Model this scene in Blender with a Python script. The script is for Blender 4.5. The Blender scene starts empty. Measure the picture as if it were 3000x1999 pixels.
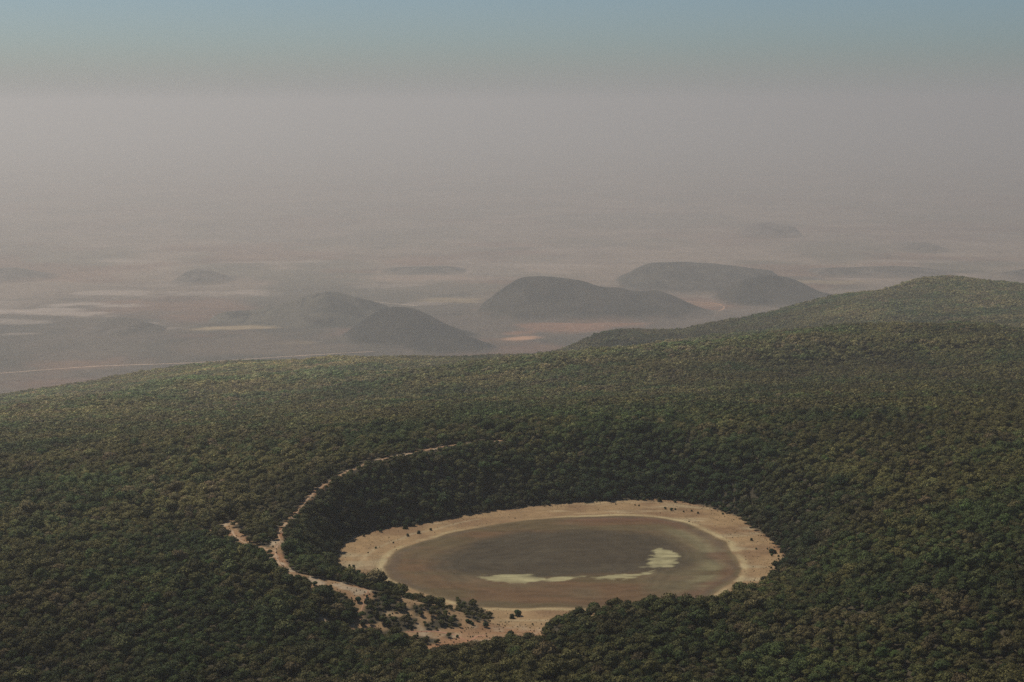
import bpy, math, random
import numpy as np
R = math.radians
rnd = random.Random(7)
S = bpy.context.scene
COL = S.collection

# ------------------------------------------------------------------ camera, sky, sun, exposure
W0, H0, F0 = 2353.0, 1568.0, 3881.0          # the measuring grid used for reading the photograph
HC = 509.0                                    # camera height over the dry lake
PITCH = R(7.98)
cd = bpy.data.cameras.new('camera'); cam = bpy.data.objects.new('camera', cd); COL.objects.link(cam)
cam.location = (0, 0, HC); cam.rotation_euler = (R(90) - PITCH, 0, 0)
cd.sensor_width = 36; cd.lens = 36 * F0 / W0
cd.clip_start = 1; cd.clip_end = 500000
S.camera = cam

SUN_EL, SUN_AZ = R(54), math.atan2(-0.74, 0.64)   # azimuth from +Y towards +X: the sun is behind the crater, to the left
wd = bpy.data.worlds.new("World"); S.world = wd; wd.use_nodes = True
wn, wl = wd.node_tree.nodes, wd.node_tree.links
bg = wn['Background']
sky = wn.new('ShaderNodeTexSky'); sky.sky_type = 'NISHITA'; sky.sun_disc = False
sky.sun_elevation = SUN_EL; sky.sun_rotation = SUN_AZ
sky.altitude = 1400; sky.air_density = 1.0; sky.dust_density = 3.0; sky.ozone_density = 1.5
wmul = wn.new('ShaderNodeMix'); wmul.data_type = 'RGBA'; wmul.blend_type = 'MULTIPLY'
wmul.inputs[0].default_value = 1.0; wmul.inputs[7].default_value = (0.56, 0.65, 0.72, 1)
wl.new(sky.outputs[0], wmul.inputs[6])
wtc = wn.new('ShaderNodeTexCoord'); wsp = wn.new('ShaderNodeSeparateXYZ'); wl.new(wtc.outputs['Generated'], wsp.inputs[0])
wr = wn.new('ShaderNodeMapRange'); wr.interpolation_type = 'SMOOTHSTEP'; wl.new(wsp.outputs[2], wr.inputs[0])
wr.inputs[1].default_value = -0.020; wr.inputs[2].default_value = 0.040; wr.inputs[3].default_value = 1.0; wr.inputs[4].default_value = 0.0
wdm = wn.new('ShaderNodeMix'); wdm.data_type = 'RGBA'; wl.new(wr.outputs[0], wdm.inputs[0]); wl.new(wmul.outputs[2], wdm.inputs[6])
wdm.inputs[7].default_value = (4.15, 4.0, 4.0, 1)
wl.new(wdm.outputs[2], bg.inputs[0])
bg.inputs[1].default_value = 0.09

sl = bpy.data.lights.new('sun', 'SUN'); sl.energy = 3.8; sl.angle = R(0.5); sl.color = (1.0, 0.93, 0.83)
so = bpy.data.objects.new('sun', sl); COL.objects.link(so)
sdir = (math.sin(SUN_AZ) * math.cos(SUN_EL), math.cos(SUN_AZ) * math.cos(SUN_EL), math.sin(SUN_EL))
from mathutils import Vector, Matrix, Euler
so.rotation_euler = Vector(sdir).to_track_quat('Z', 'Y').to_euler()
so.location = (0, 0, 900)

vs = S.view_settings
vs.view_transform = 'Standard'; vs.look = 'None'; vs.exposure = 0.0; vs.gamma = 1.0; vs.use_curve_mapping = False
S.render.engine = 'CYCLES'
cy = S.cycles
cy.max_bounces = 4; cy.diffuse_bounces = 2; cy.glossy_bounces = 1; cy.transmission_bounces = 1; cy.transparent_max_bounces = 4
cy.volume_bounces = 1
cy.use_denoising = False
cy.use_adaptive_sampling = False

# haze: one closed box of even air round camera and land, sky outside
HAZE_TOP = HC + 210
HAZE_D, HAZE_G = 4.3e-5, 0.50
HAZE_COL = (0.80, 0.77, 0.725, 1)

# ------------------------------------------------------------------ picture reading: pixel of the measuring grid -> point in the world
cp, sp_ = math.cos(PITCH), math.sin(PITCH)
def ray(u, v):
    a, b = (u - W0 / 2) / F0, (H0 / 2 - v) / F0
    return np.array([a, cp + b * sp_, -sp_ + b * cp])
def P(u, v, z):
    d = ray(u, v); t = (z - HC) / d[2]
    return (d[0] * t, d[1] * t, z)
def PY(u, v, Y):
    d = ray(u, v); t = Y / d[1]
    return (d[0] * t, Y, HC + d[2] * t)
def proj(x, y, z):
    dz = z - HC
    w = y * cp - dz * sp_
    up = y * sp_ + dz * cp
    return W0 / 2 + F0 * x / w, H0 / 2 - F0 * up / w

# ------------------------------------------------------------------ numpy noise
def _hash(ix, iy, seed):
    h = (ix.astype(np.int64) * 374761393 + iy.astype(np.int64) * 668265263 + seed * 1442695041) & 0xFFFFFFFF
    h = ((h ^ (h >> 13)) * 1274126177) & 0xFFFFFFFF
    return ((h ^ (h >> 16)) & 0xFFFF) / 65535.0
def vnoise(x, y, seed=0):
    ix, iy = np.floor(x), np.floor(y); fx, fy = x - ix, y - iy
    fx = fx * fx * fx * (fx * (fx * 6 - 15) + 10); fy = fy * fy * fy * (fy * (fy * 6 - 15) + 10)
    a, b = _hash(ix, iy, seed), _hash(ix + 1, iy, seed)
    c, d = _hash(ix, iy + 1, seed), _hash(ix + 1, iy + 1, seed)
    return (a + (b - a) * fx) * (1 - fy) + (c + (d - c) * fx) * fy
def fbm(x, y, scale, octv=4, seed=0, gain=0.5):
    s, amp, tot = 0, 1.0, 0
    for k in range(octv):
        f = 2.03 ** k / scale
        s = s + amp * (vnoise(x * f + 17.3 * k, y * f - 9.1 * k, seed + k) * 2 - 1); tot += amp; amp *= gain
    return s / tot
def sm(t):
    t = np.clip(t, 0, 1); return t * t * (3 - 2 * t)

def poly_sd(px, py, poly):
    """signed distance to a closed polygon, negative inside"""
    px = np.asarray(px, float); py = np.asarray(py, float)
    d = np.full(px.shape, 1e18); inside = np.zeros(px.shape, bool)
    n = len(poly)
    for i in range(n):
        ax, ay = poly[i][0], poly[i][1]; bx, by = poly[(i + 1) % n][0], poly[(i + 1) % n][1]
        ex, ey = bx - ax, by - ay
        t = np.clip(((px - ax) * ex + (py - ay) * ey) / (ex * ex + ey * ey + 1e-9), 0, 1)
        d = np.minimum(d, (px - ax - t * ex) ** 2 + (py - ay - t * ey) ** 2)
        c = ((ay > py) != (by > py)) & (px < (bx - ax) * (py - ay) / (by - ay + 1e-12) + ax)
        inside ^= c
    d = np.sqrt(d)
    return np.where(inside, -d, d)
def line_d(px, py, pts):
    d = np.full(np.shape(px), 1e18)
    for (ax, ay), (bx, by) in zip([p[:2] for p in pts[:-1]], [p[:2] for p in pts[1:]]):
        ex, ey = bx - ax, by - ay
        t = np.clip(((px - ax) * ex + (py - ay) * ey) / (ex * ex + ey * ey + 1e-9), 0, 1)
        d = np.minimum(d, (px - ax - t * ex) ** 2 + (py - ay - t * ey) ** 2)
    return np.sqrt(d)
def smooth_poly(pts, closed=True, sub=5):
    out = []; n = len(pts)
    rng = range(n) if closed else range(n - 1)
    for i in rng:
        g = (lambda k: pts[k % n]) if closed else (lambda k: pts[min(max(k, 0), n - 1)])
        p0, p1, p2, p3 = (np.array(g(i + k), float) for k in (-1, 0, 1, 2))
        for j in range(sub):
            t = j / sub
            out.append(tuple(0.5 * (2 * p1 + (p2 - p0) * t + (2 * p0 - 5 * p1 + 4 * p2 - p3) * t * t + (3 * p1 - p0 - 3 * p2 + p3) * t ** 3)))
    if not closed: out.append(tuple(pts[-1]))
    return out

# ------------------------------------------------------------------ the crater lake outlines, on the level bed z = 0
def flat(pts): return [P(u, v, 0)[:2] for u, v in pts]
SHORE = smooth_poly(flat([(775,1302),(780,1270),(797,1246),(835,1229),(900,1213),(960,1207),(1040,1190),(1130,1175),(1220,1165),(1330,1156),(1435,1150),
    (1500,1148),(1560,1153),(1620,1165),(1665,1179),(1700,1191),(1722,1212),(1760,1232),(1786,1256),(1803,1285),(1790,1310),(1765,1332),(1735,1354),
    (1690,1374),(1640,1393),(1600,1408),(1520,1424),(1420,1434),(1300,1440),(1180,1436),(1090,1418),(980,1388),(900,1362),(840,1342),(798,1324)]))
RING = smooth_poly(flat([(882,1300),(900,1275),(960,1248),(1040,1225),(1150,1203),(1260,1192),(1400,1186),(1490,1187),(1560,1199),(1620,1219),(1670,1249),
    (1696,1280),(1702,1308),(1690,1335),(1660,1355),(1620,1375),(1580,1387),(1480,1397),(1350,1398),(1250,1398),(1150,1397),(1095,1392),(1020,1375),(950,1355),(905,1335),(886,1318)]))
CENTRE = smooth_poly(flat([(1000,1302),(1035,1266),(1120,1238),(1250,1219),(1380,1213),(1500,1228),(1575,1262),(1592,1288),(1545,1312),(1400,1326),(1250,1330),(1100,1324),(1030,1316)]))
PATCHES = [smooth_poly(flat(p), sub=3) for p in (
    [(1480,1302),(1492,1278),(1512,1258),(1538,1264),(1568,1281),(1546,1300),(1515,1307)],
    [(1092,1326),(1150,1320),(1225,1322),(1256,1332),(1210,1341),(1130,1339)],
    [(1250,1333),(1285,1324),(1342,1322),(1330,1330),(1270,1336)],
    [(1358,1332),(1390,1320),(1460,1317),(1478,1322),(1440,1331)],
    [(1470,1318),(1510,1304),(1530,1306),(1500,1316)])]
GREEN_ARC = flat([(1560,1222),(1600,1240),(1635,1270),(1640,1300),(1610,1345)])

# ------------------------------------------------------------------ the wooded upland: thin plate surface through measured points
EDGE = [(-400,930),(0,906),(80,902),(200,878),(280,862),(420,842),(520,830),(680,824),(941,814),(1041,807),(1141,815),(1241,812),(1291,799),(1341,774),(1374,764),
        (1508,761),(1574,749),(1640,738),(1725,722),(1800,708),(1906,682),(2019,671),(2094,649),(2169,639),(2225,641),(2281,652),(2353,664),(2750,700)]
def edge_Y(u): return np.interp(u, [-400, 0, 700, 1150, 1600, 2353, 2750], [6700, 6800, 7300, 7500, 8100, 8700, 8700])
ctl = [P(*p) for p in [(50,1540,30),(400,1540,35),(800,1540,28),(1200,1540,22),(1600,1540,32),(2000,1540,42),(2340,1540,58),
    (-250,1800,20),(1176,1800,12),(2600,1800,52),(1176,2600,-30),(-900,2600,-30),(3200,2600,20),
    (100,1350,48),(350,1400,42),(600,1450,30),(700,1480,20),(850,1470,12),(1000,1500,10),(1150,1480,7),(1250,1440,6),
    (1330,1420,24),(1450,1402,31),(1600,1402,32),(1700,1385,30),(1760,1420,36),(1900,1400,46),(1955,1320,46),(2200,1350,74),(2340,1200,98),
    (710,1325,42),(787,1342,36),(850,1358,31),(950,1385,24),(1050,1405,15),(1110,1418,8),
    (671,1319,44),(641,1291,43),(633,1265,44),(646,1242,45),(652,1212,46),(689,1171,48),(738,1122,52),(787,1092,57),(914,1049,65),(1027,1027,65),
    (1150,1015,64),(1300,1000,62),(1450,1000,62),(1600,1015,62),(1750,1050,62),(1900,1105,60),(1985,1205,58),
    (500,1222,42),(300,1200,38),(0,1150,28),(560,1130,50),(700,1050,48),(400,1050,28)]]
ctl += [PY(*p) for p in [(0,1000,3500),(300,977,3350),(700,955,3300),(1100,930,3300),(1500,915,3300),(1900,900,3200),(2300,900,3000),(-400,1010,3500),(2750,900,3200),
    (1900,776,4600),(2100,768,4700),(2350,782,4700),(1700,812,5200)]]
ctl += [(5700 * (2000 - 1176) / 3881, 5700, -290), (5700 * (2250 - 1176) / 3881, 5700, -290), (5600 * (1800 - 1176) / 3881, 5600, -272)]
for u, v in EDGE: 
    if u not in (80, 280, 520, 1041, 1241, 1341, 1508): ctl.append(tuple(np.array(PY(u, v, float(edge_Y(u)))) - np.array((0, 0, 19))))
CT = np.array(ctl); cx, cyy, cz = CT.T; SC = 1000.0
def _k(r2): return np.where(r2 > 1e-12, 0.5 * r2 * np.log(r2 + 1e-12), 0)
RIM = [P(*p)[:2] for p in [(710,1325,42),(671,1319,44),(641,1291,43),(633,1265,44),(646,1242,45),(652,1212,46),(689,1171,48),(738,1122,52),(787,1092,57),(914,1049,65),(1027,1027,65),
    (1150,1012,64),(1300,998,62),(1450,998,62),(1600,1012,62),(1750,1050,62),(1900,1105,60),(1985,1205,58),(1955,1320,46),(1820,1398,35),(1700,1393,30),(1600,1402,32),(1450,1402,31),(1330,1424,24),
    (1250,1440,8),(1150,1450,8),(1110,1418,8),(1050,1405,15),(950,1385,24),(850,1358,31),(787,1342,36)]]
_n = len(CT)
A = np.zeros((_n + 3, _n + 3))
dx = (cx[:, None] - cx[None]) / SC; dy = (cyy[:, None] - cyy[None]) / SC
A[:_n, :_n] = _k(dx * dx + dy * dy) + np.eye(_n) * 1e-4
A[:_n, _n] = 1; A[:_n, _n + 1] = cx / SC; A[:_n, _n + 2] = cyy / SC; A[_n:, :_n] = A[:_n, _n:].T
TW = np.linalg.solve(A, np.concatenate([cz, [0, 0, 0]]))
def tps(x, y):
    z = TW[_n] + TW[_n + 1] * x / SC + TW[_n + 2] * y / SC
    for i in range(_n):
        r2 = ((x - cx[i]) / SC) ** 2 + ((y - cyy[i]) / SC) ** 2
        z = z + TW[i] * _k(r2)
    return z
PLAIN = -1600.0
KP = (HC - PLAIN) / 1509.0        # size of the far landscape
def height(x, y):
    x = np.asarray(x, float); y = np.asarray(y, float)
    a = x / np.maximum(y, 1.0)
    u = W0 / 2 + a * F0 * 1.0
    Ye = edge_Y(u)
    yb = np.minimum(y, Ye)
    xb = np.where(y > Ye, a * Ye, x)
    xb = np.clip(xb, -4000, 4000)
    B = tps(xb, np.maximum(yb, 900))
    far = sm((y - 2300) / 1500)
    ek = 1 - 0.75 * sm((y - Ye + 1000) / 900)
    B = B + fbm(x, y * 0.8, 860, 4, 17) * 72 * sm((y - 2700) / 1300) * ek
    B = B + fbm(x, y, 420, 4, 11) * (1.5 + 12 * far) + fbm(x, y, 60, 3, 31) * (1.2 + 1.5 * far)
    s = poly_sd(x, y, SHORE) if x.size < 1 else _shore_sd(x, y)
    inr = np.zeros(x.shape); m = (s > 0) & (s < 400)
    if m.any(): inr[m] = np.maximum(-poly_sd(x[m], y[m], RIM), 0)
    t = np.maximum(s, 0) / (np.maximum(s, 0) + inr + 1e-6)
    t = np.where(s < 25, t * np.maximum(s, 0) / 25 * 0.5 + t * 0.5, t)
    z = np.where(s < 400, B * (0.45 * t + 0.55 * sm(t)) * sm(s / 12), B)
    over = np.maximum(y - Ye, 0)
    z = z - 0.50 * over * sm(over / 420)
    side = np.maximum(np.abs(x) - (900 + 0.42 * np.maximum(y, 0)), 0)
    z = z - 0.5 * side * sm(side / 600)
    return np.maximum(z, PLAIN - 30)
def _shore_sd(x, y):
    out = np.full(x.shape, 1000.0)
    m = (np.abs(x - 20) < 700) & (y > 1200) & (y < 2600)
    if m.any(): out[m] = poly_sd(x[m], y[m], SHORE)
    return out
def h1(x, y): return float(height(np.array([x]), np.array([y]))[0])
def hit(u, v):
    """first point of the wooded land seen at a measured spot of the photograph"""
    d = ray(u, v); Y = np.arange(1200, 6000, 4.0); t = Y / d[1]
    X = d[0] * t; Z = HC + d[2] * t; H = height(X, Y)
    k = int(np.argmax(H >= Z)); 
    y = Y[k] - 2; return (d[0] / d[1] * y, y, h1(d[0] / d[1] * y, y))
def c1(x, y): return (431 + x * 0.3746, 980 + y * 0.3746)
def c2(x, y): return (1098 + x * 0.36665, 1019.6 + y * 0.36665)

# clearings and clumps, drawn on the ground
def ground_poly(pts): return [hit(*c1(*p))[:2] for p in pts]
CLEAR = [ground_poly(p) for p in (
    [(690,905),(790,932),(950,958),(1110,1000),(1145,1040),(1130,1075),(1090,1085),(1068,1130),(1062,1180),(1130,1212),(1200,1205),(1200,1240),(1080,1255),(1000,1245),(1045,1190),(1040,1120),(1010,1062),(960,1022),(880,1000),(820,978),(790,1005),(735,990),(745,955)],
    [(1225,1150),(1440,1140),(1460,1110),(1600,1135),(1690,1120),(1760,1190),(1880,1172),(1780,1105),(1900,1060),(2240,1130),(2235,1170),(2190,1235),(2180,1300),(1990,1290),(1900,1310),(1720,1350),(1640,1345),(1600,1365),(1440,1385),(1440,1340),(1370,1300),(1330,1262),(1420,1238),(1430,1168),(1230,1165)],
    [(1300,1060),(1415,1072),(1432,1092),(1360,1105),(1300,1085)],
    [(815,1165),(900,1188),(930,1222),(880,1225),(830,1205)],
    [(1180,1215),(1230,1235),(1200,1255),(1160,1250)],
    [(1880,1455),(1930,1455),(1920,1480)])]
CLUMP = [ground_poly(p) for p in (
    [(1438,1210),(1500,1180),(1560,1170),(1625,1150),(1672,1180),(1680,1238),(1600,1240),(1500,1262),(1440,1252)],
    [(1565,1262),(1640,1262),(1640,1298),(1570,1300)],
    [(1385,1275),(1460,1285),(1540,1305),(1538,1342),(1440,1335),(1385,1310)],
    [(1375,1090),(1440,1100),(1435,1175),(1380,1180)],
    [(1230,1180),(1330,1165),(1415,1190),(1415,1250),(1330,1258),(1260,1240)],
    [(1460,1095),(1590,1095),(1590,1160),(1500,1168),(1450,1130)],
    [(1640,1055),(1700,1062),(1790,1100),(1878,1162),(1862,1184),(1800,1206),(1740,1188),(1690,1150),(1640,1112)])]
RIMP = [hit(*p)[:2] for p in [(1150,1013),(1112,1016),(1075,1020),(1027,1025),(970,1036),(914,1048),(860,1060),(787,1090),(738,1120),(708,1145),(689,1171),(671,1190),(652,1212),(640,1228),(644,1244),(633,1265),(641,1291),(656,1310),(676,1324),(701,1328)]]
BRP = [hit(*p)[:2] for p in [(633,1266),(612,1264),(592,1258),(570,1250),(543,1235),(530,1219),(508,1220),(480,1224)]]
SPUR = [hit(*p)[:2] for p in [(522,1219),(523,1208),(540,1197)]]
MIDP = [hit(*p)[:2] for p in [(562,1114),(585,1110),(620,1100)]]

def path_mask(X, Y):
    b = 2.6 - line_d(X, Y, RIMP)
    b = np.maximum(b, 6.5 - line_d(X, Y, RIMP[14:19])); b = np.maximum(b, 4.0 - line_d(X, Y, BRP)); b = np.maximum(b, 7 - line_d(X, Y, BRP[4:6]))
    return np.maximum(b, 3.5 - line_d(X, Y, SPUR))
def open_mask(x, y):
    out = np.full(x.shape, -99.0)
    m = (np.abs(x) < 500) & (y > 1300) & (y < 2400)
    X, Y = x[m], y[m]; b = np.full(X.shape, -99.0)
    for c in CLEAR: b = np.maximum(b, -poly_sd(X, Y, c))
    for c in CLUMP: b = np.minimum(b, poly_sd(X, Y, c))
    out[m] = np.maximum(b, path_mask(X, Y)); return out
def bare_mask(x, y):
    """distance into bare ground: > 0 is open soil, in metres"""
    out = np.full(x.shape, -99.0)
    m = (np.abs(x) < 700) & (y > 1250) & (y < 2500)
    X, Y = x[m], y[m]
    b = -poly_sd(X, Y, SHORE)
    for c in CLEAR: b = np.maximum(b, -poly_sd(X, Y, c))
    for c in CLUMP: b = np.minimum(b, poly_sd(X, Y, c))
    wv = 1 + 0.5 * fbm(X, Y, 25, 2, 5)
    b = np.maximum(b, 2.7 * wv - line_d(X, Y, RIMP))
    b = np.maximum(b, 6.5 * wv - line_d(X, Y, RIMP[14:19]))
    b = np.maximum(b, 5.0 * wv - line_d(X, Y, BRP)); b = np.maximum(b, 9 * wv - line_d(X, Y, BRP[4:6]))
    b = np.maximum(b, 5.0 * wv - line_d(X, Y, SPUR)); b = np.maximum(b, 2.5 * wv - line_d(X, Y, MIDP))
    out[m] = b
    return out

# ------------------------------------------------------------------ object helpers
def tag(o, label=None, cat=None, group=None, kind=None):
    for k, v in (('label', label), ('category', cat), ('group', group), ('kind', kind)):
        if v: o[k] = v
    return o
def mesh_obj(name, verts, faces, mat, parent=None, smooth=True):
    me = bpy.data.meshes.new(name)
    verts = np.asarray(verts, np.float32); faces = np.asarray(faces, np.int32)
    k = faces.shape[1]
    me.vertices.add(len(verts)); me.vertices.foreach_set('co', verts.ravel())
    me.loops.add(faces.size); me.loops.foreach_set('vertex_index', faces.ravel())
    me.polygons.add(len(faces)); me.polygons.foreach_set('loop_start', np.arange(0, faces.size, k, dtype=np.int32))
    me.update(calc_edges=True)
    if smooth: me.polygons.foreach_set('use_smooth', np.ones(len(faces), bool))
    if mat: me.materials.append(mat)
    o = bpy.data.objects.new(name, me); COL.objects.link(o)
    if parent: o.parent = parent
    return o
def set_col(o, name, rgb):
    at = o.data.attributes.new(name, 'FLOAT_COLOR', 'POINT')
    c = np.ones((len(rgb), 4), np.float32); c[:, :3] = rgb
    at.data.foreach_set('color', c.ravel())
def grid_faces(nx, ny):
    i = np.arange(nx - 1); j = np.arange(ny - 1)
    I, J = np.meshgrid(i, j); a = (J * nx + I).ravel()
    return np.stack([a, a + 1, a + nx + 1, a + nx], 1)
def mixc(a, b, t): t = np.clip(t, 0, 1)[:, None]; return a * (1 - t) + np.asarray(b)[None] * t

def N(mat, t, **kw):
    n = mat.node_tree.nodes.new(t)
    for k, v in kw.items(): setattr(n, k, v)
    return n
def land_mat(name, scale_a, scale_b, amt, rough=0.95, bump=0.0, bscale=1.0):
    m = bpy.data.materials.new(name); m.use_nodes = True
    nt = m.node_tree; L = nt.links; b = nt.nodes['Principled BSDF']
    b.inputs['Roughness'].default_value = rough; b.inputs['Specular IOR Level'].default_value = 0.15
    at = N(m, 'ShaderNodeAttribute', attribute_name='soil')
    geo = N(m, 'ShaderNodeNewGeometry')
    n1 = N(m, 'ShaderNodeTexNoise'); n1.inputs['Scale'].default_value = scale_a; n1.inputs['Detail'].default_value = 5; n1.inputs['Roughness'].default_value = 0.65
    n2 = N(m, 'ShaderNodeTexNoise'); n2.inputs['Scale'].default_value = scale_b; n2.inputs['Detail'].default_value = 3
    L.new(geo.outputs['Position'], n1.inputs['Vector']); L.new(geo.outputs['Position'], n2.inputs['Vector'])
    ad = N(m, 'ShaderNodeMath', operation='ADD'); L.new(n1.outputs[0], ad.inputs[0]); L.new(n2.outputs[0], ad.inputs[1])
    mr = N(m, 'ShaderNodeMapRange'); mr.inputs[1].default_value = 0.7; mr.inputs[2].default_value = 1.3
    mr.inputs[3].default_value = 1 - amt; mr.inputs[4].default_value = 1 + amt
    L.new(ad.outputs[0], mr.inputs[0])
    mu = N(m, 'ShaderNodeVectorMath', operation='SCALE'); L.new(at.outputs['Color'], mu.inputs[0]); L.new(mr.outputs[0], mu.inputs['Scale'])
    L.new(mu.outputs[0], b.inputs['Base Color'])
    if bump:
        bp = N(m, 'ShaderNodeBump'); bp.inputs['Strength'].default_value = bump; bp.inputs['Distance'].default_value = bscale
        L.new(n2.outputs[0], bp.inputs['Height']); L.new(bp.outputs[0], b.inputs['Normal'])
    return m
M_ground = land_mat('soil', 0.05, 0.4, 0.22, bump=0.5, bscale=0.6)
M_bed = land_mat('lake_mud', 0.03, 0.25, 0.12)
M_plain = land_mat('plain_soil', 0.0012, 0.012, 0.28)
M_hill = land_mat('hill_scrub', 0.006, 0.03, 0.30, bump=0.6, bscale=8)

# ------------------------------------------------------------------ the upland ground and the lake bed (one grid, split in two sheets that share their border)
def axis(breaks):
    out = [breaks[0][0]]
    for (a, b, s) in breaks:
        n = max(1, int(round((b - a) / s))); out += list(np.linspace(a, b, n + 1)[1:])
    return np.array(out)
xs = axis([(-6500,-3900,130),(-3900,-900,26),(-900,-420,9),(-420,430,2.6),(430,900,9),(900,3900,26),(3900,6500,130)])
ys = axis([(600,1200,40),(1200,1400,8),(1400,1560,3.5),(1560,2250,2.6),(2250,2700,8),(2700,9400,24),(9400,14600,110)])
X, Y = np.meshgrid(xs, ys); X = X.ravel(); Y = Y.ravel()
Z = height(X, Y)
V = np.stack([X, Y, Z], 1); Fc = grid_faces(len(xs), len(ys))
bm_ = bare_mask(X, Y)
near = (np.abs(X - 20) < 700) & (Y > 1300) & (Y < 2500)
floor_c = np.tile(np.array([[0.055, 0.045, 0.026]]), (len(X), 1))
nA = fbm(X, Y, 45, 4, 51); nB = fbm(X, Y, 14, 3, 61); nC = fbm(X * 0.35, Y * 1.6, 40, 4, 71)
soil = mixc(np.tile([[0.262, 0.162, 0.080]], (len(X), 1)), (0.27, 0.130, 0.062), sm(nA * 1.5 + 0.35))
soil = mixc(soil, (0.36, 0.27, 0.17), sm((nB - 0.18) * 3))
sh = np.full(X.shape, 1e3); rg = np.full(X.shape, 1e3); ce = np.full(X.shape, 1e3)
sh[near] = poly_sd(X[near], Y[near], SHORE)
lk = near & (sh < 60)
rg[lk] = poly_sd(X[lk], Y[lk], RING) + 5 * nA[lk] + 1.5 * nB[lk]; ce[lk] = poly_sd(X[lk], Y[lk], CENTRE)
shore_c = mixc(np.tile([[0.270, 0.175, 0.085]], (len(X), 1)), (0.205, 0.125, 0.062), sm(nA * 1.6 + 0.4))
shore_c = mixc(shore_c, (0.34, 0.27, 0.155), sm(nC * 2.2 - 0.1) * 0.7)
shore_c = shore_c * (1 + 0.10 * np.sin(rg * 0.42 + 5 * nA) * sm(0.5 + 1.5 * nC) + 0.10 * fbm(X, Y, 6, 2, 77))[:, None]
shore_c = mixc(shore_c, (0.40, 0.32, 0.165), 0.75 * np.exp(-((rg - 4.5 - 4 * nB) / (4.0 + 2 * nA)) ** 2) * sm(0.75 + nC * 1.3))
shore_c = mixc(shore_c, (0.35, 0.28, 0.16), 0.5 * np.exp(-((rg - 30 - 12 * nA) / 2.5) ** 2) * (X < -40))
bed_c = mixc(np.tile([[0.100, 0.070, 0.032]], (len(X), 1)), (0.130, 0.070, 0.034), sm(nC * 1.6 + 0.3) * 0.7)
bed_c = mixc(bed_c, (0.12, 0.10, 0.055), sm(fbm(X, Y, 90, 3, 81) * 1.5 + 0.2) * 0.5)
bed_c = mixc(bed_c, (0.17, 0.125, 0.065), 0.5 * sm((rg + 9) / 9))
dk = sm((-(ce) + 14 + 14 * nA + 8 * nC) / 36)
bed_c = mixc(bed_c, (0.135, 0.068, 0.040), 0.55 * sm((rg + 34 + 10 * nA) / 14) * sm((-rg - 4) / 8) * sm((X - 30) / 90))
bed_c = mixc(bed_c, (0.058, 0.044, 0.025), dk)
bed_c = mixc(bed_c, (0.075, 0.060, 0.036), sm(nC * 2.5 - 0.2) * 0.5 * dk)
bed_c = mixc(bed_c, (0.115, 0.082, 0.052), 0.5 * sm((rg + 16 + 6 * nA) / 6) * sm((-rg - 2) / 5) * (nC > -0.1))
ga = np.full(X.shape, 1e3); ga[lk] = line_d(X[lk], Y[lk], GREEN_ARC)
bed_c = mixc(bed_c, (0.19, 0.175, 0.09), 0.6 * np.exp(-((ga + 6 * nB) / 15) ** 2) * sm(0.7 + nC * 1.5))
for i, p in enumerate(PATCHES):
    pd = np.full(X.shape, 1e3); pd[lk] = poly_sd(X[lk], Y[lk], p)
    nD = fbm(X * 0.3, Y * 1.3, 9, 3, 91)
    bed_c = mixc(bed_c, (0.33, 0.29, 0.15), sm((-pd - 0.6 + 8 * nB + 1.5 * nC + 3.5 * nD + 4 * fbm(X * 0.5, Y, 6, 2, 95)) / 5) * (0.78 + 0.5 * nD))
lakec = mixc(shore_c, (0, 0, 0), np.zeros(len(X))); bed_c = bed_c * (1 + 0.16 * fbm(X * 0.4, Y, 7, 3, 78) + 0.08 * np.sin(rg * 0.30 + 6 * nA))[:, None]
kr = sm((-rg + 1.0 + 1.5 * nB) / 2.5)[:, None]
lakec = shore_c * (1 - kr) + bed_c * kr
ks = sm((-sh + 8 + 8 * nB) / 16)[:, None]
openc = soil * (1 - ks) + lakec * ks
ap = (near & (X > -140) & (X < 140) & (Y < 1720)).astype(float) * sm((Y - 1520) / 60 + 0.3 * nA)
openc = openc * (1 - 0.6 * ap[:, None] * (1 - ks)) + shore_c * 0.6 * ap[:, None] * (1 - ks)
kb = sm((bm_ + 4 + 3 * nB) / 5)[:, None]
soilrgb = floor_c * (1 - kb) + openc * kb
cen_rg = (rg[Fc[:, 0]] + rg[Fc[:, 2]]) / 2
def sub_mesh(name, mask, mat):
    f = Fc[mask]; used = np.unique(f); remap = np.full(len(V), -1); remap[used] = np.arange(len(used))
    o = mesh_obj(name, V[used], remap[f], mat); set_col(o, 'soil', soilrgb[used]); return o
tag(sub_mesh('ground', cen_rg >= 0, M_ground), 'wooded upland ground with bare tan soil round the dry crater lake', kind='structure')
tag(sub_mesh('lake_bed', cen_rg < 0, M_bed), 'round dry brown lake bed with pale yellow-green patches', kind='structure')

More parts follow.
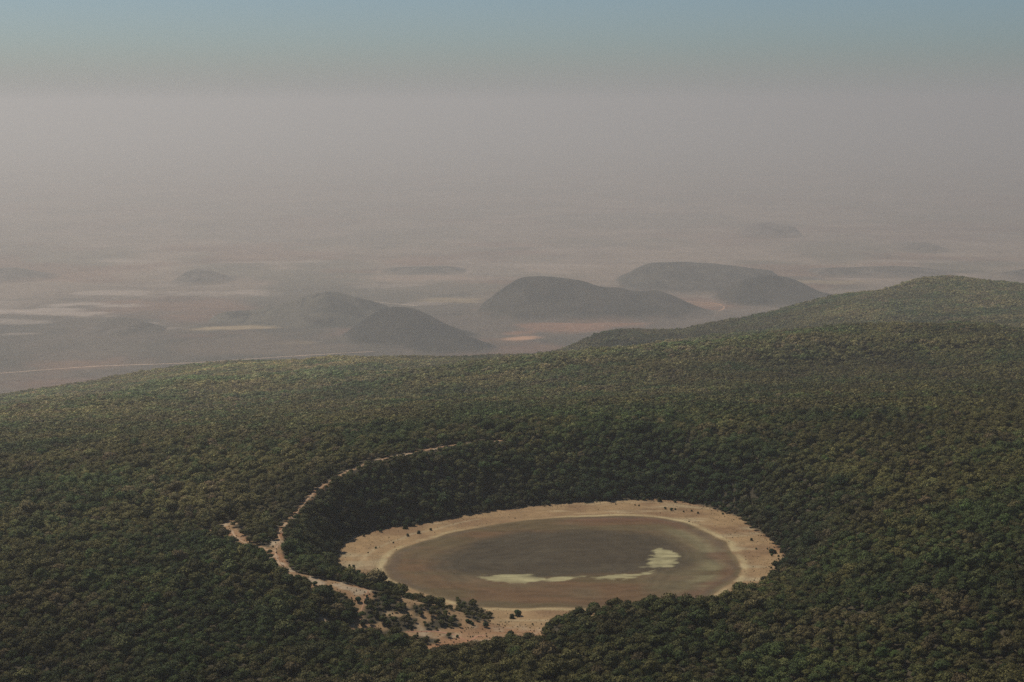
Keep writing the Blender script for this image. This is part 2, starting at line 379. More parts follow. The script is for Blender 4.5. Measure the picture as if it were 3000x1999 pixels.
# paths: thin sheets laid a little above the ground
def path(name, pts, width, mat, label, zf, lift, rgb, step=3.0, kind='structure'):
    pts = smooth_poly([tuple(p) for p in pts], False, 8); pts = np.array(pts)
    seg = np.r_[0, np.cumsum(np.hypot(*np.diff(pts, axis=0).T))]
    n = max(2, int(seg[-1] / step)); s = np.linspace(0, seg[-1], n)
    px, py = np.interp(s, seg, pts[:, 0]), np.interp(s, seg, pts[:, 1])
    tx, ty = np.gradient(px), np.gradient(py); L = np.hypot(tx, ty); nx, ny = -ty / L, tx / L
    w = width * (1 + 0.6 * fbm(px, py, width * 5, 3, 3)) / 2
    vs_, k = [], 5
    for j in range(k):
        q = (j / (k - 1) * 2 - 1)
        xx, yy = px + nx * w * q, py + ny * w * q
        vs_.append(np.stack([xx, yy, zf(xx, yy) + lift - 1.6 * lift * abs(q)], 1))
    VV = np.stack(vs_, 1).reshape(-1, 3)
    o = mesh_obj(name, VV, grid_faces(k, n), mat)
    c = np.tile(np.array([rgb]), (len(VV), 1)) * (1 + 0.2 * fbm(VV[:, 0], VV[:, 1], width * 2, 3, 9)[:, None])
    set_col(o, 'soil', c)
    return tag(o, label, kind=kind)
path('path', RIMP, 3.0, M_ground, 'pale dirt path winding along the wooded crater rim', height, 0.35, (0.36, 0.235, 0.14))
path('path', BRP, 4.0, M_ground, 'pale dirt path branching away from the rim path into the forest', height, 0.35, (0.38, 0.26, 0.16))
path('path', [hit(*c1(*p))[:2] for p in [(1110,1010),(1075,1100),(1062,1180),(1110,1215),(1190,1245)]], 3.6, M_ground,
     'reddish dirt path going down through the clearing', height, 0.3, (0.33, 0.19, 0.11))
path('path', [hit(*c1(*p))[:2] for p in [(1340,1258),(1440,1262),(1540,1255),(1650,1280),(1720,1320),(1780,1285),(1830,1280)]], 3.6, M_ground,
     'reddish dirt path crossing the lower clearing beside the lake', height, 0.3, (0.33, 0.17, 0.10))

# ------------------------------------------------------------------ the far plain
xp = axis([(-200000,-60000,10000),(-60000,-21000,1500),(-21000,-8600,400),(-8600,8600,72),(8600,21000,400),(21000,60000,1500),(60000,200000,10000)])
yp = axis([(-30000,4000,4000),(4000,10600,260),(10600,23000,64),(23000,35000,200),(35000,60000,600),(60000,220000,8000)])
PX, PYy = np.meshgrid(xp, yp); PX = PX.ravel(); PYy = PYy.ravel()
def plain_z(x, y): return PLAIN + 0 * x
warpx = fbm(PX, PYy, 2000, 3, 101) * 460; warpy = fbm(PX, PYy, 2000, 3, 111) * 930
n1 = fbm(PX, PYy * 0.6, 3400, 5, 121); n2 = fbm(PX, PYy * 0.6, 1200, 4, 131); n3 = fbm(PX, PYy, 300, 3, 141)
pc = mixc(np.tile([[0.120, 0.090, 0.063]], (len(PX), 1)), (0.075, 0.062, 0.042), sm(n2 * 2 + 0.5))
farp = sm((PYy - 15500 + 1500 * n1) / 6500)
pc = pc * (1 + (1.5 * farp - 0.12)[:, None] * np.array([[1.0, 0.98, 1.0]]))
pc = mixc(pc, (0.26, 0.20, 0.155), sm((n1 - 0.12) * 3.0) * 0.5)
pc = mixc(pc, (0.20, 0.10, 0.06), sm((fbm(PX, PYy, 1800, 4, 151) - 0.12) * 3) * 0.55)
def blob(u, v, ru, rv, rgb, k=1.0, wp=1.0):
    global pc
    c = P(u, v, PLAIN); a = P(u + ru, v, PLAIN); b0 = P(u, v - rv, PLAIN); b1 = P(u, v + rv, PLAIN)
    rx = a[0] - c[0]; ry = (b0[1] - b1[1]) / 2
    d = np.sqrt(((PX + warpx * wp * 0.5 - c[0]) / rx) ** 2 + ((PYy + warpy * wp * 0.5 - (b0[1] + b1[1]) / 2) / ry) ** 2)
    pc = mixc(pc, rgb, k * sm((1.05 - d + 0.6 * n3 + 0.5 * n2) / 0.55))
TAN, RED, DRK, OCH = (0.37, 0.29, 0.225), (0.30, 0.14, 0.075), (0.07, 0.062, 0.045), (0.36, 0.26, 0.14)
for b in [(900,780,260,28,(0.065,0.055,0.038),.8),(1330,720,280,14,(0.085,0.06,0.042),.6),(1600,670,330,12,(0.075,0.06,0.042),.6),(700,725,260,12,(0.075,0.062,0.042),.5),(80,716,200,9,TAN,.95),(200,703,140,7,TAN,.9),(260,675,130,12,TAN,.75),(150,690,170,6,DRK,.5),(40,738,120,6,TAN,.5),(330,742,60,5,TAN,.7),(500,673,140,9,TAN,.6),(430,690,120,5,DRK,.4),
          (470,655,200,5,TAN,.4),(250,735,140,6,DRK,.5),(60,765,70,4,TAN,.5),(540,750,110,5.5,OCH,.85),(380,748,60,5,TAN,.5),(700,785,60,7,OCH,.4),(330,800,300,30,DRK,.30),(160,845,200,20,RED,.3),
          (600,800,250,30,(0.13,0.09,0.06),.6),(1075,690,110,9,OCH,.6),(1060,678,45,5,DRK,.7),(1000,700,60,5,TAN,.5),(1190,776,55,4.5,(0.50,0.27,0.15),.9),(1180,766,60,9,RED,.7),
          (1300,755,190,16,RED,.65),(1250,725,210,12,RED,.5),(1400,740,150,14,RED,.5),(1640,704,60,7,(0.32,0.17,0.09),.6),(1580,715,90,8,RED,.7),(1010,640,200,7,(0.3,0.2,0.14),.6),(900,655,110,6,TAN,.4),
          (1900,650,110,5,OCH,.6),(1980,640,140,4,TAN,.5),(2060,622,200,5,DRK,.5),(1840,640,70,5,DRK,.6),(1300,610,200,4,TAN,.4),(600,600,150,3,TAN,.6),(300,600,90,3,TAN,.6),(250,568,90,3,TAN,.6),
          (600,558,90,3,TAN,.5),(900,565,80,3,TAN,.4),(900,618,130,4,DRK,.5),(2100,600,150,3,TAN,.5),(1500,600,100,3,TAN,.4),(60,640,110,4,DRK,.4),(1100,527,60,2,TAN,.4),(1200,570,90,3,DRK,.4),
          (2100,560,60,3,DRK,.6),(1750,516,40,3,DRK,.6),(1450,706,110,7,DRK,.4),(820,775,120,12,DRK,.3),(1780,672,150,6,(0.25,0.15,0.09),.6)]:
    blob(*b)
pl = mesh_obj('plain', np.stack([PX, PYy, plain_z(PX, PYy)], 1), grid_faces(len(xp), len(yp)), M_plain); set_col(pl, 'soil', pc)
tag(pl, 'wide dry plain with tan and reddish patches fading into haze', kind='structure')
fl = lambda pts: [P(u, v, PLAIN)[:2] for u, v in pts]
path('road', fl([(-60,861),(0,858),(160,846),(240,841),(420,835),(520,829),(700,817),(860,808)]), 24, M_plain, 'pale straight dirt road crossing the plain behind the forest edge', plain_z, 2.0, (0.62, 0.42, 0.28), 40)
path('road', fl([(1560,693),(1603,695),(1640,697),(1658,702),(1664,708),(1650,716)]), 16, M_plain, 'curving orange dirt road on the plain behind the forest', plain_z, 2.0, (0.60, 0.32, 0.17), 40)
path('road', fl([(820,688),(900,698),(960,703)]), 18, M_plain, 'short pale dirt road on the plain beside the broad hill', plain_z, 2.0, (0.55, 0.42, 0.3), 40)

# ------------------------------------------------------------------ hills standing on the plain
# far flats: haze put into the soil colour, patches fade to one pale tone
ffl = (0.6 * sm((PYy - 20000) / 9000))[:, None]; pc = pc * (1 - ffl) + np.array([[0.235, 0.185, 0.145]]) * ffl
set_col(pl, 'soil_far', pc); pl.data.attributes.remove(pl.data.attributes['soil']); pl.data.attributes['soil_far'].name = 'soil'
PCG = 0.6 * pc.reshape(len(yp), len(xp), 3) + 0.4 * np.array([0.10, 0.082, 0.058])
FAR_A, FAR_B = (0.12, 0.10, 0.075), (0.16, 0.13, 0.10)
def hill(name, sil, Yc, depth, label, rgb, rgb2, seed, step=26, gully=0.14, foot=0.16):
    """sil: silhouette points as seen; the crest runs across at distance Yc and the flanks fall away towards and from us"""
    Yc *= KP; depth *= KP; step *= KP
    ux = [p[0] for p in sil]; vv = [p[1] for p in sil]
    pts = [PY(u, v, Yc) for u, v in sil]
    X0, X1 = pts[0][0], pts[-1][0]
    sx = np.array([p[0] for p in pts]); sz = np.array([p[2] for p in pts]) - PLAIN
    nx = int((X1 - X0) / step) + 2; ny = int(2.8 * depth / step) + 2
    gx, gy = np.linspace(X0, X1, nx), np.linspace(-1.4 * depth, 1.4 * depth, ny)
    # smooth crest profile
    prof = np.interp(gx, sx, sz); k = np.hanning(2 * int(60 / step) + 5); k /= k.sum()
    prof = np.convolve(np.pad(prof, len(k) // 2, 'edge'), k, 'valid')[:nx]
    e0 = sm((gx - X0) / (0.05 * (X1 - X0))) * sm((X1 - gx) / (0.05 * (X1 - X0))); prof = prof * e0 - 12 * (1 - e0)
    HX, HY = np.meshgrid(gx, gy); PR = np.tile(prof, (ny, 1))
    top = PR.max()
    half = depth * (0.35 + 0.65 * np.sqrt(np.clip(PR / top, 0.02, 1)))
    wob = fbm(HX, HY, 900, 3, seed) * 0.25
    q = np.abs(HY) / half * (1 + wob)
    qq = np.clip(1.0 - q / 1.45, 0, 1); fall = np.clip(1 - np.sqrt((q / 1.45) ** 2 + 0.004) + 0.063, 0, 1) ** 1.35 * (0.5 + 0.5 * sm(qq * 4)) * 1.0
    g = 1 - np.abs(fbm(HX * 1.0, HY * 0.5, 420, 4, seed + 5))
    H = PR * fall
    H = H + (g - 0.8) * gully * H * (1 - fall * 0.85) * 2 + fbm(HX, HY, 150, 3, seed + 9) * 8 * np.clip(H / 60, 0, 1) * (1 - 0.6 * fall)
    Zz = np.maximum(PLAIN + H - 4, PLAIN - 6)
    Vv = np.stack([HX.ravel(), HY.ravel() + Yc, Zz.ravel()], 1)
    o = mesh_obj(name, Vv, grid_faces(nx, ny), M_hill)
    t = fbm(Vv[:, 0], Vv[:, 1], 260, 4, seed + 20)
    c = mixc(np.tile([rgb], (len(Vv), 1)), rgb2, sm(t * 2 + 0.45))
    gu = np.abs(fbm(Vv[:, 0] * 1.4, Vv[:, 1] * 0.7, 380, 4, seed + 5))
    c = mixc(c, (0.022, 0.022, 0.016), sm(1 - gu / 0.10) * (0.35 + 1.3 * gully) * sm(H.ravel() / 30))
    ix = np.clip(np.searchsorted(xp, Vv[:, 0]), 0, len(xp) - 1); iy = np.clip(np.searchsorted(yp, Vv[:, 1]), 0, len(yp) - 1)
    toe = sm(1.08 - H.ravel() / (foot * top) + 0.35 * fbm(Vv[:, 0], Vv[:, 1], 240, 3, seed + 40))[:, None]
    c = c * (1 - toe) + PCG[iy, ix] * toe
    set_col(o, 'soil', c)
    return tag(o, label, kind='structure')
G1, G2 = (0.030, 0.029, 0.018), (0.058, 0.050, 0.033)
hill('hill', [(1360,682),(1395,668),(1420,645),(1455,620),(1490,604),(1560,602),(1640,604),(1700,612),(1740,618),(1782,622),(1790,640),(1840,665),(1880,674)], 14300, 640, 'long flat-topped hazy hill farthest back, right of centre', (0.062,0.056,0.04), (0.09,0.078,0.055), 200)
hill('hill', [(1560,700),(1640,690),(1660,665),(1700,645),(1740,633),(1775,631),(1810,636),(1850,652),(1880,668),(1940,682),(2010,698)], 13100, 360, 'low rounded hill in front of the long flat-topped hill', G1, G2, 210)
hill('hill', [(1080,722),(1100,703),(1130,680),(1165,655),(1195,637),(1215,634),(1265,635),(1300,639),(1340,645),(1375,657),(1400,660),(1430,659),(1445,668),(1465,670),(1510,665),(1545,677),(1585,696),(1625,712),(1690,729)], 12300, 460, 'large dark round-shouldered hill at the centre of the plain', G1, G2, 226)
hill('hill', [(460,748),(485,729),(510,717),(560,714),(620,703),(670,690),(700,676),(735,667),(770,669),(810,678),(860,690),(905,706),(1000,724)], 11950, 420, 'broad hill with a rocky ridge and a long low left tail', (0.055,0.052,0.036), (0.105,0.090,0.062), 230, gully=0.45, foot=0.05)
hill('hill', [(740,790),(790,768),(830,738),(860,715),(885,706),(915,704),(950,708),(985,722),(1020,742),(1070,762),(1130,778)], 11000, 380, 'dark smooth cone hill in front of the broad ridged hill', (0.016,0.016,0.010), (0.032,0.028,0.018), 240, foot=0.12)
hill('hill', [(900,806),(950,788),(980,771),(1010,765),(1050,766),(1090,776),(1130,793),(1160,803)], 10450, 230, 'small dark hill just behind the forest edge', (0.020,0.019,0.012), (0.036,0.031,0.02), 250, foot=0.22)
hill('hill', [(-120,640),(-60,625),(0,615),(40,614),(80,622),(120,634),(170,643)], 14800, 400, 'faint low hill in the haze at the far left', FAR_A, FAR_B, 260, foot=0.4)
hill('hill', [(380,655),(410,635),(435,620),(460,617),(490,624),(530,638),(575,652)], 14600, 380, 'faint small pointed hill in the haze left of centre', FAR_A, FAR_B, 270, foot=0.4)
hill('hill', [(190,756),(230,742),(265,729),(300,728),(330,738),(380,752)], 11300, 260, 'faint low brown mound on the left plain', (0.085,0.07,0.05), (0.12,0.095,0.07), 280)
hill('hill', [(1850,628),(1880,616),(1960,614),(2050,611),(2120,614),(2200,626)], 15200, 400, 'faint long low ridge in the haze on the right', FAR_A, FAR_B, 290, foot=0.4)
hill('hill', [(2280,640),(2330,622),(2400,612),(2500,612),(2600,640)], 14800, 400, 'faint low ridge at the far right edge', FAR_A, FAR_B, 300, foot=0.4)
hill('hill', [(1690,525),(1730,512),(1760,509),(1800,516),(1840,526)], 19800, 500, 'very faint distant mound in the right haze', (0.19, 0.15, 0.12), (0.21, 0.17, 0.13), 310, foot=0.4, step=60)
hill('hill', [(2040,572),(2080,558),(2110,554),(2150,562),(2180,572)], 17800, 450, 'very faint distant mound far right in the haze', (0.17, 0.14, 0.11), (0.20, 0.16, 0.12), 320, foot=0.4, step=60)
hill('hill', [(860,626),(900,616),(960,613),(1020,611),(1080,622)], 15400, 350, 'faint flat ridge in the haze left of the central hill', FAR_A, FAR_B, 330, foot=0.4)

# ------------------------------------------------------------------ foliage
M_leaf = bpy.data.materials.new('foliage'); M_leaf.use_nodes = True
nt = M_leaf.node_tree; L = nt.links; b = nt.nodes['Principled BSDF']
b.inputs['Roughness'].default_value = 0.8; b.inputs['Specular IOR Level'].default_value = 0.12
ta = N(M_leaf, 'ShaderNodeAttribute', attribute_name='tcol'); ta.attribute_type = 'INSTANCER'
lv = N(M_leaf, 'ShaderNodeAttribute', attribute_name='leaf')
sc = N(M_leaf, 'ShaderNodeVectorMath', operation='SCALE'); L.new(ta.outputs['Color'], sc.inputs[0]); L.new(lv.outputs['Fac'], sc.inputs['Scale'])
L.new(sc.outputs[0], b.inputs['Base Color'])
M_bark = bpy.data.materials.new('bark'); M_bark.use_nodes = True
nt = M_bark.node_tree; L = nt.links; b = nt.nodes['Principled BSDF']; b.inputs['Roughness'].default_value = 0.9
no = N(M_bark, 'ShaderNodeTexNoise'); no.inputs['Scale'].default_value = 6
rp = N(M_bark, 'ShaderNodeValToRGB'); rp.color_ramp.elements[0].color = (0.06, 0.045, 0.03, 1); rp.color_ramp.elements[1].color = (0.17, 0.13, 0.095, 1)
L.new(no.outputs[0], rp.inputs[0]); L.new(rp.outputs[0], b.inputs['Base Color'])

def crown_data(seed, nlobes, leaves, leaf, flatk=0.62, R0=5.0, zc=5.4, spread=0.62):
    """leaf clumps spread over the surface and inside of several lobes; returns verts, quads, leaf value per vert"""
    r = np.random.RandomState(seed)
    lobes = [(0, 0, zc + 0.6, R0 * 0.62)]
    for i in range(nlobes):
        a = i * 2.399 + r.rand() * 0.8; d = R0 * spread * (0.55 + 0.45 * r.rand())
        rr = R0 * (0.30 + 0.20 * r.rand())
        lobes.append((math.cos(a) * d, math.sin(a) * d, zc + r.uniform(-1.3, 1.3) - 0.16 * d, rr))
    wts = np.array([l[3] ** 2 for l in lobes]); cnt = (wts / wts.sum() * leaves).astype(int)
    C, Nn, val = [], [], []
    for (lx, ly, lz, lr), n in zip(lobes, cnt):
        d = r.normal(size=(n, 3)); d /= np.linalg.norm(d, axis=1)[:, None]
        d[:, 2] = np.where(d[:, 2] < -0.35, -d[:, 2], d[:, 2])
        bump = 1 + 0.16 * np.sin(d[:, 0] * 5 + seed) * np.cos(d[:, 1] * 6 + lx) + r.normal(0, 0.06, n)
        rad = lr * bump * np.where(r.rand(n) < 0.2, r.uniform(0.6, 0.95, n), 1)
        p = d * rad[:, None] * np.array([1, 1, flatk + 0.12]) + np.array([lx, ly, lz])
        C.append(p); Nn.append(d + r.normal(0, 0.27, (n, 3))); val.append(np.full(n, r.uniform(0.78, 1.22)) * r.uniform(0.6, 1.4, n))
    C = np.concatenate(C); Nn = np.concatenate(Nn); Nn /= np.linalg.norm(Nn, axis=1)[:, None]; val = np.concatenate(val)
    n = len(C); t = np.cross(Nn, r.normal(size=(n, 3))); t /= np.linalg.norm(t, axis=1)[:, None]; bt = np.cross(Nn, t)
    sz = (leaf * r.uniform(0.55, 1.3, n))[:, None]; asp = r.uniform(0.55, 1.0, n)[:, None]
    q = [C + t * sz, C + bt * sz * asp, C - t * sz * 0.9, C - bt * sz * asp * 1.1]
    q[0] = q[0] + Nn * sz * 0.25; q[2] = q[2] - Nn * sz * 0.25
    Vq = np.stack(q, 1).reshape(-1, 3); Fq = np.arange(4 * n).reshape(n, 4)
    # added solid core, coloured darker for inner shade, so the crown is not see-through
    vs2, fs2 = [], []
    off = len(Vq); NU, NV = 7, 5
    for (lx, ly, lz, lr) in lobes:
        base = off + len(vs2)
        for j in range(NV):
            ph = math.pi * (j + 0.02) / (NV - 0.96)
            for i in range(NU):
                th = 2 * math.pi * i / NU; k = lr * 0.80 * (1 + 0.1 * math.sin(3 * th + seed + j))
                vs2.append((lx + k * math.sin(ph) * math.cos(th), ly + k * math.sin(ph) * math.sin(th), lz + k * flatk * math.cos(ph)))
        for j in range(NV - 1):
            for i in range(NU):
                a = base + j * NU + i; b_ = base + j * NU + (i + 1) % NU
                fs2.append((a, a + NU, b_ + NU, b_))
    Vq = np.concatenate([Vq, np.array(vs2)]); Fq = np.concatenate([Fq, np.array(fs2)])
    val = np.concatenate([np.repeat(val, 4), np.full(len(vs2), 0.75)])
    return Vq, Fq, val
def leaf_attr(o, val):
    at = o.data.attributes.new('leaf', 'FLOAT', 'POINT'); at.data.foreach_set('value', val.astype(np.float32))
def trunk_data(seed, h=5.0, r0=0.32):
    r = random.Random(seed); V_, F_ = [], []
    def limb(a, b, ra, rb, n=6, s=4):
        a, b = Vector(a), Vector(b); d = (b - a); t = d.orthogonal().normalized(); bt = d.cross(t).normalized(); base = len(V_)
        bend = t * d.length * r.uniform(-0.08, 0.08)
        for j in range(s + 1):
            f = j / s; c = a + d * f + bend * math.sin(f * math.pi); rr = ra + (rb - ra) * f
            for i in range(n):
                an = 2 * math.pi * i / n; V_.append(tuple(c + (t * math.cos(an) + bt * math.sin(an)) * rr))
        for j in range(s):
            for i in range(n):
                p = base + j * n + i; q = base + j * n + (i + 1) % n; F_.append((p, q, q + n, p + n))
    limb((0, 0, -0.8), (0.2, 0.1, h * 0.55), r0 * 1.3, r0 * 0.75)
    for i in range(5):
        a = i * 1.257 + r.random(); d = r.uniform(1.6, 3.0)
        limb((0.2, 0.1, h * r.uniform(0.35, 0.52)), (math.cos(a) * d, math.sin(a) * d, h * r.uniform(0.85, 1.1)), r0 * 0.5, r0 * 0.15)
    return np.array(V_), np.array(F_)

NVAR = 6; TUFT = []
def new_mesh(name, Vd, Fd, mat, val=None):
    o = mesh_obj(name, Vd, Fd, mat, smooth=False)
    if val is not None: leaf_attr(o, val)
    COL.objects.unlink(o); return o.data
CROWN, TRUNK, FULL, CLUSTER, BUSH = [], [], [], [], []
for k in range(NVAR):
    Vd, Fd, val = crown_data(40 + k, 8 + k % 3, 1150, 0.36, R0=4.6 + 0.25 * (k % 3))
    CROWN.append(new_mesh('crown', Vd, Fd, M_leaf, val))
    Vt, Ft = trunk_data(k); TRUNK.append(new_mesh('trunk', Vt, Ft, M_bark))
for k in range(3):
    Vd, Fd, val = crown_data(80 + k, 6, 800, 0.30, R0=2.6, zc=1.25, flatk=0.8, spread=0.5)
    BUSH.append(new_mesh('leaves', Vd, Fd, M_leaf, val))
for k in range(2):
    Vd, Fd, val = crown_data(90 + k, 4, 70, 0.75, R0=2.6, zc=0.9, flatk=0.6, spread=0.6)
    TUFT.append(new_mesh('tuft', Vd, Fd, M_leaf, val))
for k in range(5):       # seven neighbouring crowns for the far woods
    r = random.Random(500 + k); VV, FF, LL = [], [], []; off = 0
    for i in range(7):
        a = i * 1.0472 + r.uniform(-.25, .25); d = 0 if i == 6 else r.uniform(8.0, 10.2)
        Vd, Fd, val = crown_data(600 + k * 10 + i, 5, 260, 0.62)
        s = r.uniform(0.9, 1.5); ro = r.uniform(0, 6.28); c, s_ = math.cos(ro), math.sin(ro)
        x = Vd[:, 0] * c - Vd[:, 1] * s_; y = Vd[:, 0] * s_ + Vd[:, 1] * c
        VV.append(np.stack([x * s + math.cos(a) * d, y * s + math.sin(a) * d, Vd[:, 2] * s - 0.8 + r.uniform(-.6, .6)], 1))
        FF.append(Fd + off); off += len(Vd); LL.append(val * r.uniform(0.65, 1.35))
    CLUSTER.append(new_mesh('cluster', np.concatenate(VV), np.concatenate(FF), M_leaf, np.concatenate(LL)))

def tree_colour(x, y, rs):
    """leaf colour of each tree: kinds grow in drifts, with single odd ones"""
    x = np.asarray(x, float); y = np.asarray(y, float); n = len(x)
    a = fbm(x, y, 170, 3, 301) * 1.3 + rs.normal(0, 0.30, n)
    c = mixc(np.tile([[0.112, 0.098, 0.029]], (n, 1)), (0.060, 0.080, 0.022), sm(a * 1.1 + 0.35))
    c = mixc(c, (0.124, 0.098, 0.038), sm(fbm(x, y, 90, 3, 311) * 1.6 + rs.normal(0, 0.40, n) - 0.32))
    lone = rs.rand(n); c = mixc(c, (0.17, 0.165, 0.055), (lone > 0.965) * 0.6); c = mixc(c, (0.058, 0.092, 0.020), (lone < 0.035) * 0.7)
    c = mixc(c, (0.18, 0.12, 0.06), ((lone > 0.945) & (lone < 0.965)) * 0.6)
    inner = sm(1 - _shore_sd(x, y) / 135) * (y > 1750)      # greener kinds inside the crater; wall shade put into their colour too
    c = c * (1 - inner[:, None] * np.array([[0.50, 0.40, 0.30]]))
    dry = (sm((y - 1950) / 3300) + 0.25 * sm((y - 1500) / 500) * sm((-x - 150) / 200))[:, None] * np.array([[1.2, 1.10, 1.9]])  # distant haze and sunlit left flank put into leaf colour, besides drier growth
    ridge = np.exp(-((edge_Y(W0 / 2 + x / y * F0) - y - 400) / 650) ** 2) * sm(0.7 - x / 1500)  # sunlit strip near the far forest edge, put into the leaf colour
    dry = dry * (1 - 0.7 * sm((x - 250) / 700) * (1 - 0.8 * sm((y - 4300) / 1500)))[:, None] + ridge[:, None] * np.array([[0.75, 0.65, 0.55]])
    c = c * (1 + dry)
    return c * rs.uniform(0.68, 1.32, n)[:, None] * (1 + 0.35 * fbm(x, y, 620, 4, 321) + 0.35 * fbm(x, y, 130, 3, 341) + 0.7 * fbm(x, y * 0.8, 860, 4, 17) * sm((y - 2500) / 900) - 0.24 * (1 - sm((y - 1450) / 500)))[:, None]  # slope shade put into leaf colour: hollows darker, crests lighter; nearest trees darker too

rs = np.random.RandomState(3)
def scatter(y0, y1, sp, jit, marg):
    pts = []
    ny = int((y1 - y0) / (sp * 0.87))
    for j in range(ny):
        yy = y0 + j * sp * 0.87; hw = 0.303 * yy * marg + 60
        xx = np.arange(-hw, hw, sp) + (j % 2) * sp / 2
        pts.append(np.stack([xx, np.full(len(xx), yy)], 1))
    p = np.concatenate(pts); return p + rs.uniform(-jit, jit, p.shape) * sp
near_p = scatter(1180, 2420, 8.0, 0.38, 1.18)
wall_p = np.stack([rs.uniform(-330, 360, 5200), rs.uniform(1500, 2300, 5200)], 1)
wall_p = wall_p[(poly_sd(wall_p[:, 0], wall_p[:, 1], RIM) < 6) & (poly_sd(wall_p[:, 0], wall_p[:, 1], SHORE) > 6) & (wall_p[:, 1] > 1720)]
near_p = np.concatenate([near_p, wall_p])
keep = bare_mask(near_p[:, 0], near_p[:, 1]) < 1.0 + rs.uniform(-2.2, 1.0, len(near_p))
near_p = near_p[keep]
nx_, ny_ = near_p.T; nz_ = height(nx_, ny_)
nsc = np.exp(rs.normal(0, 0.22, len(nx_))) * 1.13 * rs.choice([0.68, 1.0, 1.32], len(nx_), p=[0.2, 0.66, 0.14]) * (1 + 0.22 * fbm(nx_, ny_, 60, 2, 401))
nsc *= 1 - 0.28 * (bare_mask(nx_, ny_) > -8)
ncl0 = np.full(len(nx_), 1e3)
for c in CLUMP: ncl0 = np.minimum(ncl0, poly_sd(nx_, ny_, c))
nsc *= np.where(ncl0 < 0, 0.8, 1) * np.where(poly_sd(nx_, ny_, CLUMP[6]) < 0, 0.7, 1)
# low growth beside paths and clearings, where the open ground shows from the air and lies in the sun
allow = np.full(len(nx_), 99.0)
for d_ in np.arange(2.5, 40, 2.5):
    bx_, by_ = nx_ * (1 + d_ / ny_), ny_ + d_
    op = open_mask(bx_, by_) > 0.3
    allow = np.where(op, np.minimum(allow, d_ * (HC - nz_) / ny_ + height(bx_, by_) - nz_ - 0.3), allow)
for d_ in np.arange(1.5, 10, 1.5):
    bx_, by_ = nx_ - d_ * sdir[0] / math.cos(SUN_EL), ny_ - d_ * sdir[1] / math.cos(SUN_EL)
    op = path_mask(bx_, by_) > 0.3
    allow = np.where(op, np.minimum(allow, 1.5 + d_ * math.tan(SUN_EL) + height(bx_, by_) - nz_), allow)
nsc = np.minimum(nsc, np.maximum(allow, 0) / 8.2 * rs.uniform(0.8, 1.9, len(nx_)) * (1 + (allow > 90)))
kp = (nsc > 0.16) & (rs.rand(len(nx_)) > 0.035)
nx_, ny_, nz_, nsc = nx_[kp], ny_[kp], nz_[kp], nsc[kp]
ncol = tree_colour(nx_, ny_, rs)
nrot = rs.uniform(0, 6.283, len(nx_)); nvar = rs.randint(0, NVAR, len(nx_))
far_p = np.concatenate([scatter(2420, 4000, 20.5, 0.30, 1.15), scatter(4000, 9200, 26, 0.30, 1.12)])
fx_, fy_ = far_p.T
uu = W0 / 2 + fx_ / fy_ * F0
fk = fy_ < edge_Y(uu) + 380
fx_, fy_ = fx_[fk], fy_[fk]; fz_ = height(fx_, fy_)

# ---- countable bushes standing in the open
def bush(u, v, size, label, k=0, group=None, col=None, tree=False):
    x, y, z = hit(u, v)
    nm, cat = ('tree', 'tree') if tree else ('bush', 'bush')
    e = bpy.data.objects.new(nm, None); COL.objects.link(e); e.location = (x, y, z - 0.1); e.empty_display_size = 1
    tag(e, label, cat, group)
    c = col or (0.050, 0.072, 0.026)
    if tree:
        parts = [('trunk', TRUNK[k % NVAR]), ('crown', CROWN[k % NVAR])]; s = size / 10.0
    else:
        parts = [('leaves', BUSH[k % 3]), ('stem', TRUNK[k % NVAR])]; s = size / 5.2
    e.scale = (s, s, s); e.rotation_euler = (0, 0, k * 1.3)
    for pn, me in parts:
        o = bpy.data.objects.new(pn, me); COL.objects.link(o); o.parent = e
        if pn in ('crown', 'leaves'): o['tcol'] = [c[0] * rnd.uniform(.8, 1.2), c[1] * rnd.uniform(.8, 1.2), c[2]]
        if pn == 'stem': o.scale = (0.45, 0.45, 0.42)
    return e
